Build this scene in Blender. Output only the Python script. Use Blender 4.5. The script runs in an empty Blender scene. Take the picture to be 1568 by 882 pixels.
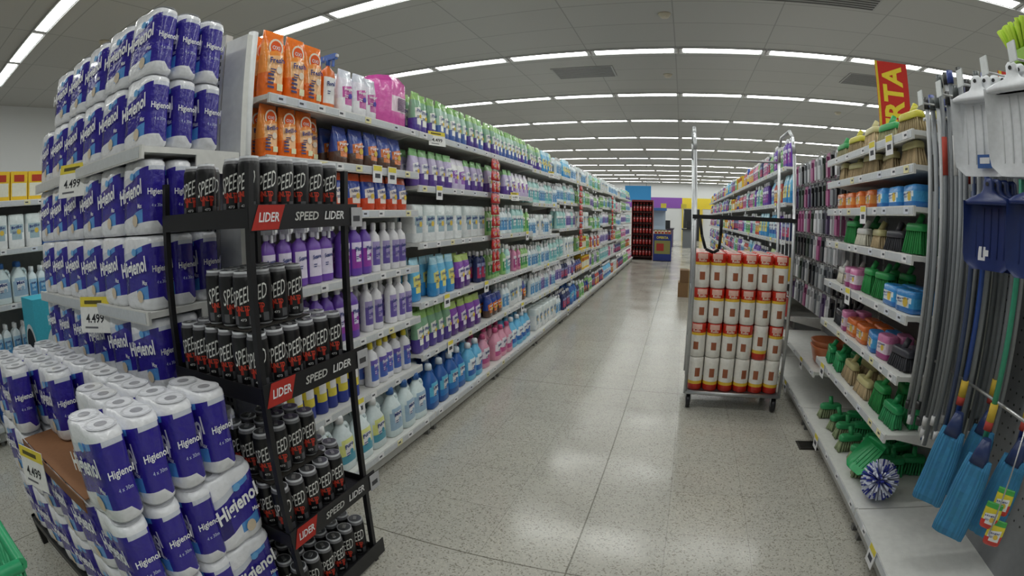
import bpy, math, random
import numpy as np
from mathutils import Matrix, Vector, Euler
random.seed(11)
CH=1.45
# ------------------------------------------------------------------ colour
def C(h):
    h=h.lstrip('#'); o=[]
    for i in (0,2,4):
        c=int(h[i:i+2],16)/255
        o.append(c/12.92 if c<=0.04045 else ((c+0.055)/1.055)**2.4)
    return tuple(o)
WHITE=C('e8e8ea'); GREY=C('9a9a9a'); BLACK=C('121214')
# ------------------------------------------------------------------ materials
def attr_mat(name,rough,metal=0.0,bump=0.0,bscale=60,coat=0.0,spec=0.5):
    m=bpy.data.materials.new(name); m.use_nodes=True; nt=m.node_tree; b=nt.nodes['Principled BSDF']
    a=nt.nodes.new('ShaderNodeAttribute'); a.attribute_name='Col'
    nz=nt.nodes.new('ShaderNodeTexNoise'); nz.inputs['Scale'].default_value=bscale
    tc=nt.nodes.new('ShaderNodeTexCoord'); nt.links.new(tc.outputs['Object'],nz.inputs['Vector'])
    hs=nt.nodes.new('ShaderNodeMapRange'); hs.inputs['To Min'].default_value=0.88; hs.inputs['To Max'].default_value=1.1
    nt.links.new(nz.outputs['Fac'],hs.inputs['Value'])
    mx=nt.nodes.new('ShaderNodeVectorMath'); mx.operation='SCALE'
    nt.links.new(a.outputs['Color'],mx.inputs[0]); nt.links.new(hs.outputs['Result'],mx.inputs['Scale'])
    nt.links.new(mx.outputs[0],b.inputs['Base Color'])
    b.inputs['Roughness'].default_value=rough; b.inputs['Metallic'].default_value=metal
    b.inputs['Specular IOR Level'].default_value=spec
    b.inputs['Coat Weight'].default_value=coat
    if bump>0:
        bp=nt.nodes.new('ShaderNodeBump'); bp.inputs['Strength'].default_value=bump; bp.inputs['Distance'].default_value=0.01
        nt.links.new(nz.outputs['Fac'],bp.inputs['Height']); nt.links.new(bp.outputs['Normal'],b.inputs['Normal'])
    return m
MATS=[attr_mat('plastic_glossy',0.33),attr_mat('matte_paper',0.75),attr_mat('metal_painted',0.35,0.85,0,40),
      attr_mat('shrink_wrap',0.24,0,0.45,40,0.3),attr_mat('powder_coat',0.45,0,0,30)]
PL,PA,ME,WR,PC=0,1,2,3,4
# ------------------------------------------------------------------ geometry accumulator
class G:
    def __init__(s): s.v=[];s.l=[];s.n=[];s.c=[];s.m=[];s.s=[];s.nv=0;s.w=s.d=s.h=0.1
    def raw(s,verts,faces,col,mat=0,sm=False):
        v=np.array(verts,dtype=np.float64).reshape(-1,3)
        if not len(faces): return s
        s.l.append(np.array([i for f in faces for i in f],dtype=np.int64)+s.nv)
        s.n.append(np.array([len(f) for f in faces],dtype=np.int64))
        c=np.array(col,dtype=np.float64)
        if c.ndim==1: c=np.tile(c,(len(faces),1))
        s.c.append(c); s.m.append(np.full(len(faces),mat)); 
        s.s.append(np.array(sm,dtype=bool) if hasattr(sm,'__len__') else np.full(len(faces),sm,dtype=bool))
        s.v.append(v); s.nv+=len(v); return s
    def fin(s):
        if len(s.v)>1:
            s.v=[np.concatenate(s.v)];s.l=[np.concatenate(s.l)];s.n=[np.concatenate(s.n)]
            s.c=[np.concatenate(s.c)];s.m=[np.concatenate(s.m)];s.s=[np.concatenate(s.s)]
        return s
    def add(s,g,M=None,tint=None):
        g.fin()
        if not g.v: return s
        v=g.v[0]
        if M is not None:
            A=np.array(M); v=v@A[:3,:3].T+A[:3,3]
        s.v.append(v); s.l.append(g.l[0]+s.nv); s.n.append(g.n[0]); s.m.append(g.m[0]); s.s.append(g.s[0])
        s.c.append(g.c[0] if tint is None else np.clip(g.c[0]*np.array(tint),0,1)); s.nv+=len(v); return s
    def box(s,x0,x1,y0,y1,z0,z1,col,mat=0):
        v=[(x0,y0,z0),(x1,y0,z0),(x1,y1,z0),(x0,y1,z0),(x0,y0,z1),(x1,y0,z1),(x1,y1,z1),(x0,y1,z1)]
        f=[(0,3,2,1),(4,5,6,7),(0,1,5,4),(1,2,6,5),(2,3,7,6),(3,0,4,7)]
        return s.raw(v,f,col,mat)
    def cyl(s,p0,p1,r,col,mat=0,n=10,r1=None,cap=True):
        p0=Vector(p0);p1=Vector(p1);d=(p1-p0).normalized()
        a=d.orthogonal().normalized();b=d.cross(a); r1=r if r1 is None else r1
        v=[];f=[]
        for p,rr in((p0,r),(p1,r1)):
            for i in range(n):
                t=2*math.pi*i/n; v.append(tuple(p+a*math.cos(t)*rr+b*math.sin(t)*rr))
        sm=[]
        for i in range(n): f.append((i,(i+1)%n,n+(i+1)%n,n+i)); sm.append(True)
        if cap: f+= [tuple(range(n-1,-1,-1)),tuple(range(n,2*n))]; sm+=[False,False]
        return s.raw(v,f,col,mat,sm)
    def tube(s,pts,r,col,mat=0,n=8):
        for a,b in zip(pts[:-1],pts[1:]): s.cyl(a,b,r,col,mat,n)
        return s
    def disc(s,x,y,z,r,col,mat=0,n=14,rz=1.0):
        """disc in XZ plane facing -Y"""
        return s.raw([(x+r*math.cos(2*math.pi*i/n),y,z+r*rz*math.sin(2*math.pi*i/n)) for i in range(n)],[tuple(range(n))],col,mat)
    def body(s,secs,colf,n=20,mat=0,zf=None,capcol=None,off=(0,0)):
        """secs: (z,hw,hd,e); colf(k,ang_deg_from_front,x/hw) -> colour"""
        v=[]
        an=[2*math.pi*(i)/n for i in range(n)]
        for (z,hw,hd,e) in secs:
            for t in an:
                cx,sy=math.sin(t),-math.cos(t)
                x=hw*math.copysign(abs(cx)**(2/e),cx); y=hd*math.copysign(abs(sy)**(2/e),sy)
                zz=z if zf is None else z+zf(x,y,z)
                v.append((x+off[0],y+off[1],zz))
        f=[];c=[];sm=[]
        for k in range(len(secs)-1):
            for i in range(n):
                j=(i+1)%n; f.append((k*n+i,k*n+j,(k+1)*n+j,(k+1)*n+i))
                a=math.degrees((an[i]+math.pi/n)); a=a-360 if a>180 else a
                c.append(colf(k,a,math.sin(an[i]+math.pi/n)) if callable(colf) else colf); sm.append(True)
        L=len(secs)-1
        f.append(tuple(range(n-1,-1,-1))); c.append(capcol or c[0]); sm.append(False)
        f.append(tuple(L*n+i for i in range(n))); c.append(capcol or c[-2]); sm.append(False)
        return s.raw(v,f,c,mat,sm)
    def obj(s,name,parent=None,loc=None):
        s.fin(); me=bpy.data.meshes.new(name); v=s.v[0];l=s.l[0];n=s.n[0]
        me.vertices.add(len(v)); me.vertices.foreach_set('co',v.astype(np.float32).ravel())
        me.loops.add(len(l)); me.polygons.add(len(n))
        st=np.concatenate([[0],np.cumsum(n)[:-1]]).astype(np.int32)
        me.polygons.foreach_set('loop_start',st); me.polygons.foreach_set('vertices',l.astype(np.int32))
        me.polygons.foreach_set('use_smooth',s.s[0]); me.polygons.foreach_set('material_index',s.m[0].astype(np.int32))
        for m in MATS: me.materials.append(m)
        me.update(calc_edges=True)
        ca=me.color_attributes.new('Col','FLOAT_COLOR','CORNER')
        cc=np.repeat(s.c[0],n,axis=0); cc=np.concatenate([cc,np.ones((len(cc),1))],axis=1)
        ca.data.foreach_set('color',cc.astype(np.float32).ravel())
        o=bpy.data.objects.new(name,me); bpy.context.scene.collection.objects.link(o)
        if parent: o.parent=parent
        return o
def MT(x,y,z,rz=0,rx=0,ry=0,s=1):
    return Matrix.Translation((x,y,z))@Euler((rx,ry,rz)).to_matrix().to_4x4()@Matrix.Scale(s,4)
_tc={}
def text(s,width=None,height=None,col=WHITE,bend=0,shear=0.0,mat=PA,bold=0.02,res=2):
    """text in XZ plane facing -Y, centred"""
    key=(s,shear,bold,res)
    if key not in _tc:
        cu=bpy.data.curves.new('t','FONT'); cu.body=s; cu.size=1; cu.resolution_u=res; cu.offset=bold; cu.shear=shear
        cu.align_x='CENTER'; cu.align_y='CENTER'
        o=bpy.data.objects.new('t',cu); bpy.context.scene.collection.objects.link(o)
        bpy.context.view_layer.update()
        me=bpy.data.meshes.new_from_object(o.evaluated_get(bpy.context.evaluated_depsgraph_get()))
        v=np.array([tuple(p.co) for p in me.vertices]); f=[tuple(p.vertices) for p in me.polygons]
        bpy.data.objects.remove(o); bpy.data.curves.remove(cu); bpy.data.meshes.remove(me)
        v[:,0]-=(v[:,0].max()+v[:,0].min())/2; v[:,1]-=(v[:,1].max()+v[:,1].min())/2
        _tc[key]=(v,f)
    v,f=_tc[key]; W=np.ptp(v[:,0]);Hh=np.ptp(v[:,1])
    sx=(width/W) if width else height/Hh; sz=(height/Hh) if height else sx
    X=v[:,0]*sx; Z=v[:,1]*sz
    if bend: P=np.stack([bend*np.sin(X/bend),-bend*np.cos(X/bend),Z],1)
    else: P=np.stack([X,0*X,Z],1)
    g=G(); g.raw(P,f,col,mat); return g
def empty(name):
    o=bpy.data.objects.new(name,None); bpy.context.scene.collection.objects.link(o); return o
_wi=[0]
WORDS=['Ultra','Fresh','Brillo','Clean','Hogar','Plus','Suave','Floral','Max','Puro']
def deco(g,w,y,z,h,base,accent=None,words=True):
    lum=.3*base[0]+.6*base[1]+.1*base[2]
    dk=lum>.35; ink=C('2a3c80') if dk else C('f2f2f4')
    _wi[0]+=1
    if words:
        g.add(text(WORDS[_wi[0]%len(WORDS)],width=w*.62,height=h*.085,col=ink,bold=.03,res=1),Matrix.Translation((0,y,z+h*.12))@Matrix.Rotation(-.12,4,'Y'))
    g.disc(w*.12,y,z-h*.02,w*.13,accent or C('e0c050'),PA,10)
    g.box(-w*.26,-w*.02,y-.0004,y,z-h*.03,z-h*.015,ink,PA); g.box(-w*.26,-w*.06,y-.0004,y,z-h*.07,z-h*.055,ink,PA)

# ================================================================== PRODUCT TEMPLATES (front = -Y)
PH=.268
def tp_pack():
    g=G(); hw,hd,H=0.112,0.058,0.238
    blue=C('322698'); navy=C('241a74'); lb=C('5b9be0'); w=C('eeeff4'); lg=C('d4d8e4')
    zs=[0,0.010,0.030,0.062,0.115,0.122,0.150,0.172,0.192,0.226,0.236]
    sc=[.88,.98,1,1,.985,.985,1,1,1,.97,.84]
    secs=[(z,hw*s,hd*s,3.2) for z,s in zip(zs,sc)]
    def zf(x,y,z):
        if z in(0.172,): return 0.26*x
        if z in(0.192,): return 0.20*x
        if z in(0.030,): return 0.10*x*(1 if y<0 else -1)
        if z in(0.062,): return 0.22*x
        return 0
    def cf(k,a,x):
        if k<=1: return w
        if k==2: return w if x<.05 else lb if x<0.6 else blue
        if k in(3,): return w if x<-.82 else blue if x>-.2 else navy
        if k<=6: return blue
        if k==7: return lg if x<.1 or x>.92 else lb if x<.35 else blue
        return w
    g.body(secs,cf,n=28,mat=WR,zf=zf,capcol=w)
    v=g.v[0]; p=1-0.13*np.exp(-(v[:,0]/0.022)**2); v[:,1]*=p
    g.v[0]=v
    for sx in(-.055,.055):
        n=16
        for r,zz,c in((.049,.2372,C('d8d9de')),(.040,.2376,w),(.020,.2380,C('a8a8ad'))):
            g.raw([(sx+r*math.cos(2*math.pi*i/n),r*math.sin(2*math.pi*i/n),zz) for i in range(n)],[tuple(range(n))],c,WR)
    t=text('Higienol',width=.192,height=.064,col=C('f8f8fa'),bold=.03)
    g.add(t,Matrix.Translation((0,-hd-.0015,.130))@Matrix.Rotation(-.15,4,'Y'))
    g.add(t,Matrix.Translation((0,hd+.0015,.130))@Matrix.Rotation(math.pi,4,'Z')@Matrix.Rotation(-.15,4,'Y'))
    g.disc(.01,-hd-.0012,.186,.017,C('6fb0e4'),PA,12,.7)
    g.disc(.035,-hd-.0012,.045,.022,C('d8c8b0'),PA,12,.9)
    g.add(text('Max',width=.035,col=w),Matrix.Translation((.075,-hd*.97-.0012,.09)))
    ts=text('Higienol',width=.085,height=.026,col=C('f4f4f8'))
    g.add(ts,Matrix.Translation((hw+.0015,0,.130))@Matrix.Rotation(math.pi/2,4,'Z'))
    g.add(ts,Matrix.Translation((-hw-.0015,0,.130))@Matrix.Rotation(-math.pi/2,4,'Z'))
    tn=text('4 x 30m',width=.05,col=C('cfd6f2'),bold=0)
    g.add(tn,Matrix.Translation((hw+.0015,0,.090))@Matrix.Rotation(math.pi/2,4,'Z'))
    g.fin(); g.v[0][:,2]*=PH/.238
    g.w,g.d,g.h=.228,.118,PH; return g
def energy_can():
    g=G(); r=.032; H=.152; sv=C('ccced2'); bk=C('161619'); rd=C('b02c20')
    secs=[(0,r*.78,r*.78,2),(.006,r*.9,r*.9,2),(.012,r,r,2),(.035,r,r,2),(.055,r,r,2),(.125,r,r,2),(.138,r*.95,r*.95,2),(.146,r*.84,r*.84,2),(H,r*.86,r*.86,2)]
    def cf(k,a,x):
        if k<=0 or k>=7: return sv
        if k==2 and int(abs(a)/30)%3==1: return C('5a5a5e')
        if k==3 and (abs(a)<55 or abs(a)>130): return rd if int(a/18)%2 else bk
        if k==6: return C('7a7a7e')
        return bk
    g.body(secs,cf,n=24,mat=PL,capcol=sv)
    n=14; g.raw([(.025*math.cos(2*math.pi*i/n),.025*math.sin(2*math.pi*i/n),H+.0004) for i in range(n)],[tuple(range(n))],C('87898d'),ME)
    g.box(-.006,.006,-.012,.01,H+.001,H+.003,C('c8c8c8'),ME)
    for rz in(0,math.pi):
        t=text('SPEED',width=.064,height=.042,col=C('e4e4e0'),bend=r+.0009,shear=.15,bold=.0)
        t.fin(); v=t.v[0]; v[:,2]+=v[:,0]*.35; 
        g.add(t,MT(0,0,.088,rz))
        t2=text('UNLTD',width=.044,height=.014,col=C('e04a32'),bend=r+.0009)
        g.add(t2,MT(0,0,.055,rz))
        t3=text('473',width=.018,height=.007,col=C('c8c8c8'),bend=r+.0009); g.add(t3,MT(0,0,.025,rz))
    g.fin(); g.v[0]*=np.array([1.11,1.11,1.16])
    g.w=g.d=.074; g.h=(H+.003)*1.16; return g
def pouch(w,d,h,base,mid,top,lab=None,acc=None):
    g=G(); hw,hd=w*.48,d*.48
    secs=[(0,hw*.85,hd*.8,2.6),(h*.04,hw*.95,hd,2.6),(h*.2,hw,hd,2.6),(h*.38,hw,hd*.95,2.6),(h*.62,hw,hd*.8,2.6),(h*.8,hw*.98,hd*.5,2.6),(h*.93,hw*.96,hd*.15,3),(h,hw*.95,hd*.08,3)]
    lab=lab or WHITE
    def cf(k,a,x):
        if k<=1: return base
        if k==2: return lab if (abs(a)<50 and x>-.3) else base
        if k==3: return lab if abs(a)<40 else mid
        if k==4: return mid
        return top
    g.body(secs,cf,n=18,mat=WR,zf=lambda x,y,z:.18*x if .3*h<z<.7*h else 0)
    deco(g,w,-hd-.0015,h*.42,h,lab,acc)
    g.w,g.d,g.h=w,d,h; return g
def bottle(w,d,h,base,lab,cap,e=2.6,neck=.3,lab2=None,mat=PL):
    g=G(); hw,hd=w*.48,d*.48; sh=.74
    secs=[(0,hw*.88,hd*.88,e),(h*.02,hw,hd,e),(h*.14,hw,hd,e),(h*.26,hw*.98,hd*.98,e),(h*.50,hw*.97,hd*.97,e),(h*.62,hw,hd,e),(h*sh,hw*.85,hd*.85,e),(h*.82,hw*(neck+.08),hd*(neck+.12),2),(h*.85,hw*neck,hd*(neck+.05),2),(h*.86,hw*(neck+.1),hd*(neck+.15),2),(h*.985,hw*(neck+.07),hd*(neck+.12),2),(h,hw*neck,hd*neck,2)]
    l2=lab2 or lab
    def cf(k,a,x):
        if k>=8: return cap
        if k==2: return l2 if abs(a)<66 else base
        if k in(3,4): return (lab if k==4 or abs(x)<.45 else l2) if abs(a)<66 else base
        return base
    g.body(secs,cf,n=18,mat=mat); deco(g,w*.9,-hd-.001,h*.38,h,lab,l2)
    g.w,g.d,g.h=w,d,h; return g
def canister(w,h,base,lab,cap):
    g=G(); r=w*.48
    secs=[(0,r*.94,r*.94,2),(h*.02,r,r,2),(h*.25,r,r,2),(h*.42,r,r,2),(h*.66,r,r,2),(h*.84,r,r,2),(h*.845,r*.93,r*.93,2),(h*.98,r*.93,r*.93,2),(h,r*.8,r*.8,2)]
    def cf(k,a,x):
        if k>=5: return cap
        if k==2: return lab if abs(a)<60 else base
        if k==3: return WHITE if abs(a)<35 else lab
        return base
    g.body(secs,cf,n=18); g.w=g.d=w; g.h=h; return g
def spray(w,d,h,base,lab,head):
    g=bottle(w,d,h*.98,base,lab,head,neck=.22)
    g.box(-.012,.012,-.055,.022,h*.93,h*1.03,head); g.box(-.007,.007,-.04,-.030,h*.80,h*.93,head); g.box(-.008,.008,-.066,-.055,h*.96,h*1.01,WHITE)
    g.w,g.d,g.h=w,d+.03,h*1.03; return g
def jug(w,d,h,base,lab,cap,lab2=None):
    g=G(); hw,hd=w*.48,d*.48
    secs=[(0,hw*.9,hd*.9,3.2),(h*.02,hw,hd,3.2),(h*.15,hw,hd,3.2),(h*.30,hw,hd,3),(h*.52,hw,hd,3),(h*.60,hw*.95,hd*.95,2.8),(h*.72,hw*.62,hd*.7,2.4),(h*.82,hw*.32,hd*.42,2),(h*.86,hw*.25,hd*.35,2),(h*.865,hw*.34,hd*.48,2),(h*.97,hw*.32,hd*.45,2),(h,hw*.25,hd*.35,2)]
    l2=lab2 or lab
    def cf(k,a,x):
        if k>=8: return cap
        if k==2: return l2 if abs(a)<60 else base
        if k==3: return (WHITE if abs(x)<.35 else lab) if abs(a)<60 else base
        if k==4: return lab if abs(a)<45 else base
        return base
    g.body(secs,cf,n=18); deco(g,w*.8,-hd-.001,h*.36,h,WHITE,l2)
    g.tube([(hw*.3,0,h*.80),(hw*.75,0,h*.80),(hw*.93,0,h*.72),(hw*.93,0,h*.56)],.011,base,PL,8)
    g.w,g.d,g.h=w,d,h; return g
def wrap_pack(w,d,h,base,mid,top,lab):
    g=G(); hw,hd=w*.48,d*.48
    secs=[(0,hw*.92,hd*.9,5),(h*.04,hw,hd,5),(h*.25,hw,hd,5),(h*.45,hw,hd,5),(h*.7,hw,hd,5),(h*.95,hw*.98,hd*.98,5),(h,hw*.9,hd*.8,5)]
    def cf(k,a,x): return [base,base,mid if abs(x)>.35 else lab,lab if abs(x)<.6 else mid,top,top][k]
    g.body(secs,cf,n=20,mat=WR); deco(g,w,-hd-.001,h*.5,h,lab); g.w,g.d,g.h=w,d,h; return g
def carton(w,d,h,c1,c2,c3):
    g=G(); a,b=w*.48,d*.48
    g.box(-a,a,-b,b,0,h,c1,PA); g.box(-a*.86,a*.86,-b-.001,-b,h*.15,h*.6,c2,PA); g.box(-a*.6,a*.6,-b-.002,-b,h*.65,h*.88,c3,PA)
    g.w,g.d,g.h=w,d,h; return g
def towel_roll(kind):
    g=G(); r=.0585;H=.262; rd=C('c83020'); ye=C('f0c43c'); w=C('f4f0e8'); br=C('a05a3a')
    if kind==0: z=[0,.006,.06,.12,.17,.19,.215,.255,H]; cc=[w,w,w,w,ye,rd,rd,rd]
    else: z=[0,.006,.05,.075,.11,.18,.215,.255,H]; cc=[rd,rd,ye,w,w,w,w,w]
    sc=[.9,1,1,1,1,1,1,1,.86]
    def cf(k,a,x):
        if kind==0 and k==2 and abs(a)<28: return br
        if kind==0 and k==6 and abs(a)<45: return C('e8b8a8')
        if kind==1 and k==4 and abs(a)<28: return br
        return cc[k]
    g.body([(zz,r*s,r*s,2) for zz,s in zip(z,sc)],cf,n=18,mat=WR,capcol=w)
    if kind==0: g.add(text('Rollo',width=.06,height=.02,col=C('f6e8d0'),bend=r+.001),MT(0,0,.205))
    n=12; g.raw([(.02*math.cos(2*math.pi*i/n),.02*math.sin(2*math.pi*i/n),H+.0005) for i in range(n)],[tuple(range(n))],C('6e5a48'),PA)
    g.w=g.d=.119; g.h=.265; return g
def brush(block,bris,w=.22,h=.12,d=.05,flare=1.35):
    g=G()
    g.body([(h-.035,w*.46,d*.46,4),(h-.03,w*.49,d*.5,4),(h-.008,w*.47,d*.48,4),(h,w*.40,d*.4,4)],block,n=20)
    g.cyl((0,0,h-.01),(0,.03,h+.04),.016,block,PL,10)
    nx=int(w/.018)
    for i in range(nx):
        for j in range(4):
            u=(i+.5)/nx*2-1; q=(j+.5)/4*2-1
            x0,y0=u*w*.44,q*d*.4; x1=x0*flare+random.uniform(-.003,.003); y1=y0*flare*1.2
            k=random.uniform(.8,1.15); g.cyl((x0,y0,h-.034),(x1,y1,random.uniform(0,.006)),.005,tuple(min(1,c*k) for c in bris),PA,5,.0095)
    g.w,g.d,g.h=w*flare*1.02,d*flare*1.5,h+.04; return g
def dustpan(col,w=.24,h=.25,hh=.075):
    g=G(); n=14; R=9; v=[]
    for k in range(R+1):
        t=k/R
        rnd=math.sqrt(max(0,1-max(0,(.25-t)/.25)**2)) if t<.25 else 1
        ww=w/2*(.62+.38*rnd)*(1-.12*t)
        for i in range(n+1):
            u=i/n*2-1; y=-(.05*(.30+.70*t))*(abs(u)**5)
            v.append((u*ww,y,h*t))
    m=n+1; f=[(k*m+i,k*m+i+1,(k+1)*m+i+1,(k+1)*m+i) for k in range(R) for i in range(n)]
    vb=[(x*1.01,y+.005,z) for x,y,z in v]
    g.raw(v,f,col,PL,True); g.raw(vb,[tuple(reversed(q)) for q in f],col,PL,True)
    tw=w/2*.88
    g.body([(h-.012,tw,.030,4),(h,tw,.030,4),(h+.012,tw*.8,.022,3),(h+.025,.034,.016,3),(h+.04,.022,.014,3),(h+hh-.01,.021,.012,3),(h+hh,.012,.008,3)],col,n=18,off=(0,-.022))
    for q in(-.28,-.14,0,.14,.28): g.box(q*w-.002,q*w+.002,-.004,0,.04,h-.02,tuple(c*.8 for c in col))
    g.disc(0,-.037,h+hh-.02,.007,C('303030'),PA,10)
    g.w,g.d,g.h=w,.06,h+hh; return g
def mop_head(col,w=.14,h=.33):
    g=G(); n=48
    v=[];R=10
    for k in range(R+1):
        t=k/R; z=h*t; ww=w/2*(1-.25*t**2)*(.97 if k in(0,R) else 1); dd=.022*(1-.5*(k in(0,R)))
        for i in range(n):
            a=2*math.pi*i/n; x=ww*math.copysign(abs(math.cos(a))**.6,math.cos(a)); y=dd*math.copysign(abs(math.sin(a))**.6,math.sin(a))*(1+.12*(i%2))
            v.append((x,y+.005*math.sin(9*t+x*30),z+.006*random.random()*(k==0)))
    f=[(k*n+i,k*n+(i+1)%n,(k+1)*n+(i+1)%n,(k+1)*n+i) for k in range(R) for i in range(n)]
    c=[tuple(min(1,q*(0.92 if (i%2) else 1.05)*random.uniform(.95,1.05)) for q in col) for k in range(R) for i in range(n)]
    g.raw(v,f,c,PA); g.raw(v[:n],[tuple(range(n-1,-1,-1))],col,PA); g.raw(v[-n:],[tuple(range(n))],col,PA)
    g.body([(h-.02,w*.28,.022,3),(h+.02,w*.22,.022,3),(h+.07,.018,.018,2)],C('2b3a66'),n=12)
    g.w,g.d,g.h=w,.05,h; return g

TP=tp_pack(); CAN=energy_can()
def orange_pouch(w,d,h):
    g=pouch(w,d,h,C('f4741c'),C('f8963a'),C('f47c28'),C('f8c088'),C('f4e4d0'))
    y=-d*.48-.002
    g.disc(0,y*.62,h*.74,w*.32,C('f8ecd8'),PA,18); g.disc(0,y*.62-.0005,h*.74,w*.25,C('ee5a14'),PA,18)
    g.add(text('OXI',width=w*.34,height=h*.06,col=WHITE),Matrix.Translation((0,y*.62-.001,h*.74)))
    for k in range(4): g.box(-w*.36,-w*(.08+.03*(k%2)),y*1.0-.0005,y,h*(.12+k*.06),h*(.15+k*.06),C('4a4a78'),PA)
    g.box(w*.05,w*.3,y-.0005,y,h*.10,h*.2,C('e8e8c0'),PA)
    g.w,g.d,g.h=w,d,h; return g
O1=orange_pouch(.135,.09,.32)
O2=orange_pouch(.115,.08,.24)
WP=pouch(.125,.09,.24,C('d0c4e4'),C('f4f4f6'),C('e8e4f2'),C('8a4fb0'))
WP2=pouch(.115,.08,.25,C('f0f0f4'),C('e8e4f0'),C('d8dce8'),C('c050a0'),C('5a4ab0'))
GP=pouch(.105,.08,.28,C('54429a'),C('84b090'),C('94c470'),C('f0f2ea'))
GPb=pouch(.105,.08,.28,C('4b6ab0'),C('a8ccb8'),C('7cb45c'),C('f0f2ea'))
GP2=pouch(.112,.08,.25,C('64489c'),C('c4b8dc'),C('8ac480'),C('eeeef2'))
PP=pouch(.14,.09,.26,C('5b2d86'),C('8b4fb4'),C('b0cc6a'),C('efe6f4'))
BR=pouch(.13,.08,.20,C('5a4238'),C('2a4aa0'),C('2b3f8c'),C('d8742c'))
RB=pouch(.12,.07,.20,C('d44a24'),C('2b4cae'),C('e8602c'),C('f4e8e0'))
LB=pouch(.12,.08,.28,C('3a98d8'),C('70c0e8'),C('a8dcf0'),C('ece88a'))
WHP=wrap_pack(.15,.12,.25,C('e8ecee'),C('f2f4f4'),C('e0eaea'),C('a8c0ca'))
TQ=bottle(.075,.065,.28,C('b4e0dc'),C('f2f8f6'),C('f4f4f4'),lab2=C('6ab8c0'))
TQ2=bottle(.08,.065,.25,C('e4eef2'),C('a8cce4'),C('f4f4f6'),lab2=C('5898cc'))
PB=bottle(.095,.075,.29,C('6a44ac'),C('e4dcf4'),C('f0f0f4'),lab2=C('943fa4'))
WB=bottle(.08,.07,.28,C('ecebf0'),C('a89ccc'),C('f4f4f6'),lab2=C('6a5aa8'))
BB=canister(.09,.26,C('2c3f9c'),C('e4d34a'),C('2a52b8'))
WY=bottle(.09,.08,.26,C('e8e8ee'),C('6a5ab4'),C('e4d03a'),lab2=C('4a6ac0'))
BL=jug(.15,.11,.30,C('dceaec'),C('9fbcd4'),C('2e60a0'))
BL2=jug(.15,.11,.30,C('e2eef0'),C('e4e890'),C('f0f0f0'),lab2=C('4fa0b8'))
JB=jug(.155,.115,.31,C('2860ac'),C('60bce0'),C('dce8f2'),lab2=C('2a80cc'))
JC=jug(.155,.115,.30,C('6cbce4'),C('e8f2f8'),C('e8ecf0'),lab2=C('2a68b8'))
JP=jug(.15,.11,.29,C('e4a0b8'),C('eee6f0'),C('cc5484'),lab2=C('c45890'))
PK=bottle(.075,.06,.25,C('e090b4'),C('f4e8f0'),C('f4f4f6'),lab2=C('b04a88'))
GR=bottle(.075,.06,.25,C('9ccc80'),C('f0f6e8'),C('f4f4f4'),lab2=C('4a9a5a'))
RD=bottle(.075,.06,.25,C('c85048'),C('f4e8e4'),C('ececec'),lab2=C('e0b040'))
SP=spray(.10,.06,.27,C('7448b0'),C('e8e0f4'),C('ececf4')); SP2=spray(.10,.06,.30,C('e8701c'),C('f0f0f0'),C('4a78d0'))
YB=carton(.16,.08,.22,C('e8c02c'),C('e0e0d0'),C('b03820')); BC=carton(.17,.08,.24,C('3068bc'),C('eceef0'),C('d8b93a'))
CO=bottle(.10,.10,.33,C('1c0e0c'),C('a8201c'),C('a8201c'),e=2,neck=.26)
DK=bottle(.085,.07,.26,C('2c3868'),C('98a0c8'),C('dcdce0'),lab2=C('b83a60'))
ALL=[GP,GP2,PP,LB,WHP,TQ,TQ2,PB,WB,PK,GR,RD,BB,JC,DK,TQ,TQ2,WHP,WB]

def fill(name,tm,xf,side,y0,y1,z,rows=2,gap=.004,layers=1,gaps=0.0):
    tl=tm if isinstance(tm,list) else [tm]
    g=G(); y=y0+.005; i=0; t=tl[0]; run=random.randint(3,6)
    while True:
        if run<=0: i+=1; t=tl[i%len(tl)]; run=random.randint(2,5)
        run-=1
        if y+t.w>y1: break
        first=0
        if random.random()<gaps: first=1
        push=random.uniform(0,.02)
        for k in range(first,rows+first):
            for L in range(layers):
                x=xf-side*(.012+t.d/2+k*(t.d+.003)+push+random.uniform(0,.006))
                g.add(t,MT(x,y+t.w/2,z+.0015+L*t.h,side*math.pi/2+random.uniform(-.09,.09)),tint=[random.uniform(.90,1.08)]*3)
        y+=t.w+gap
    if g.v: return g.obj(name)

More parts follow.
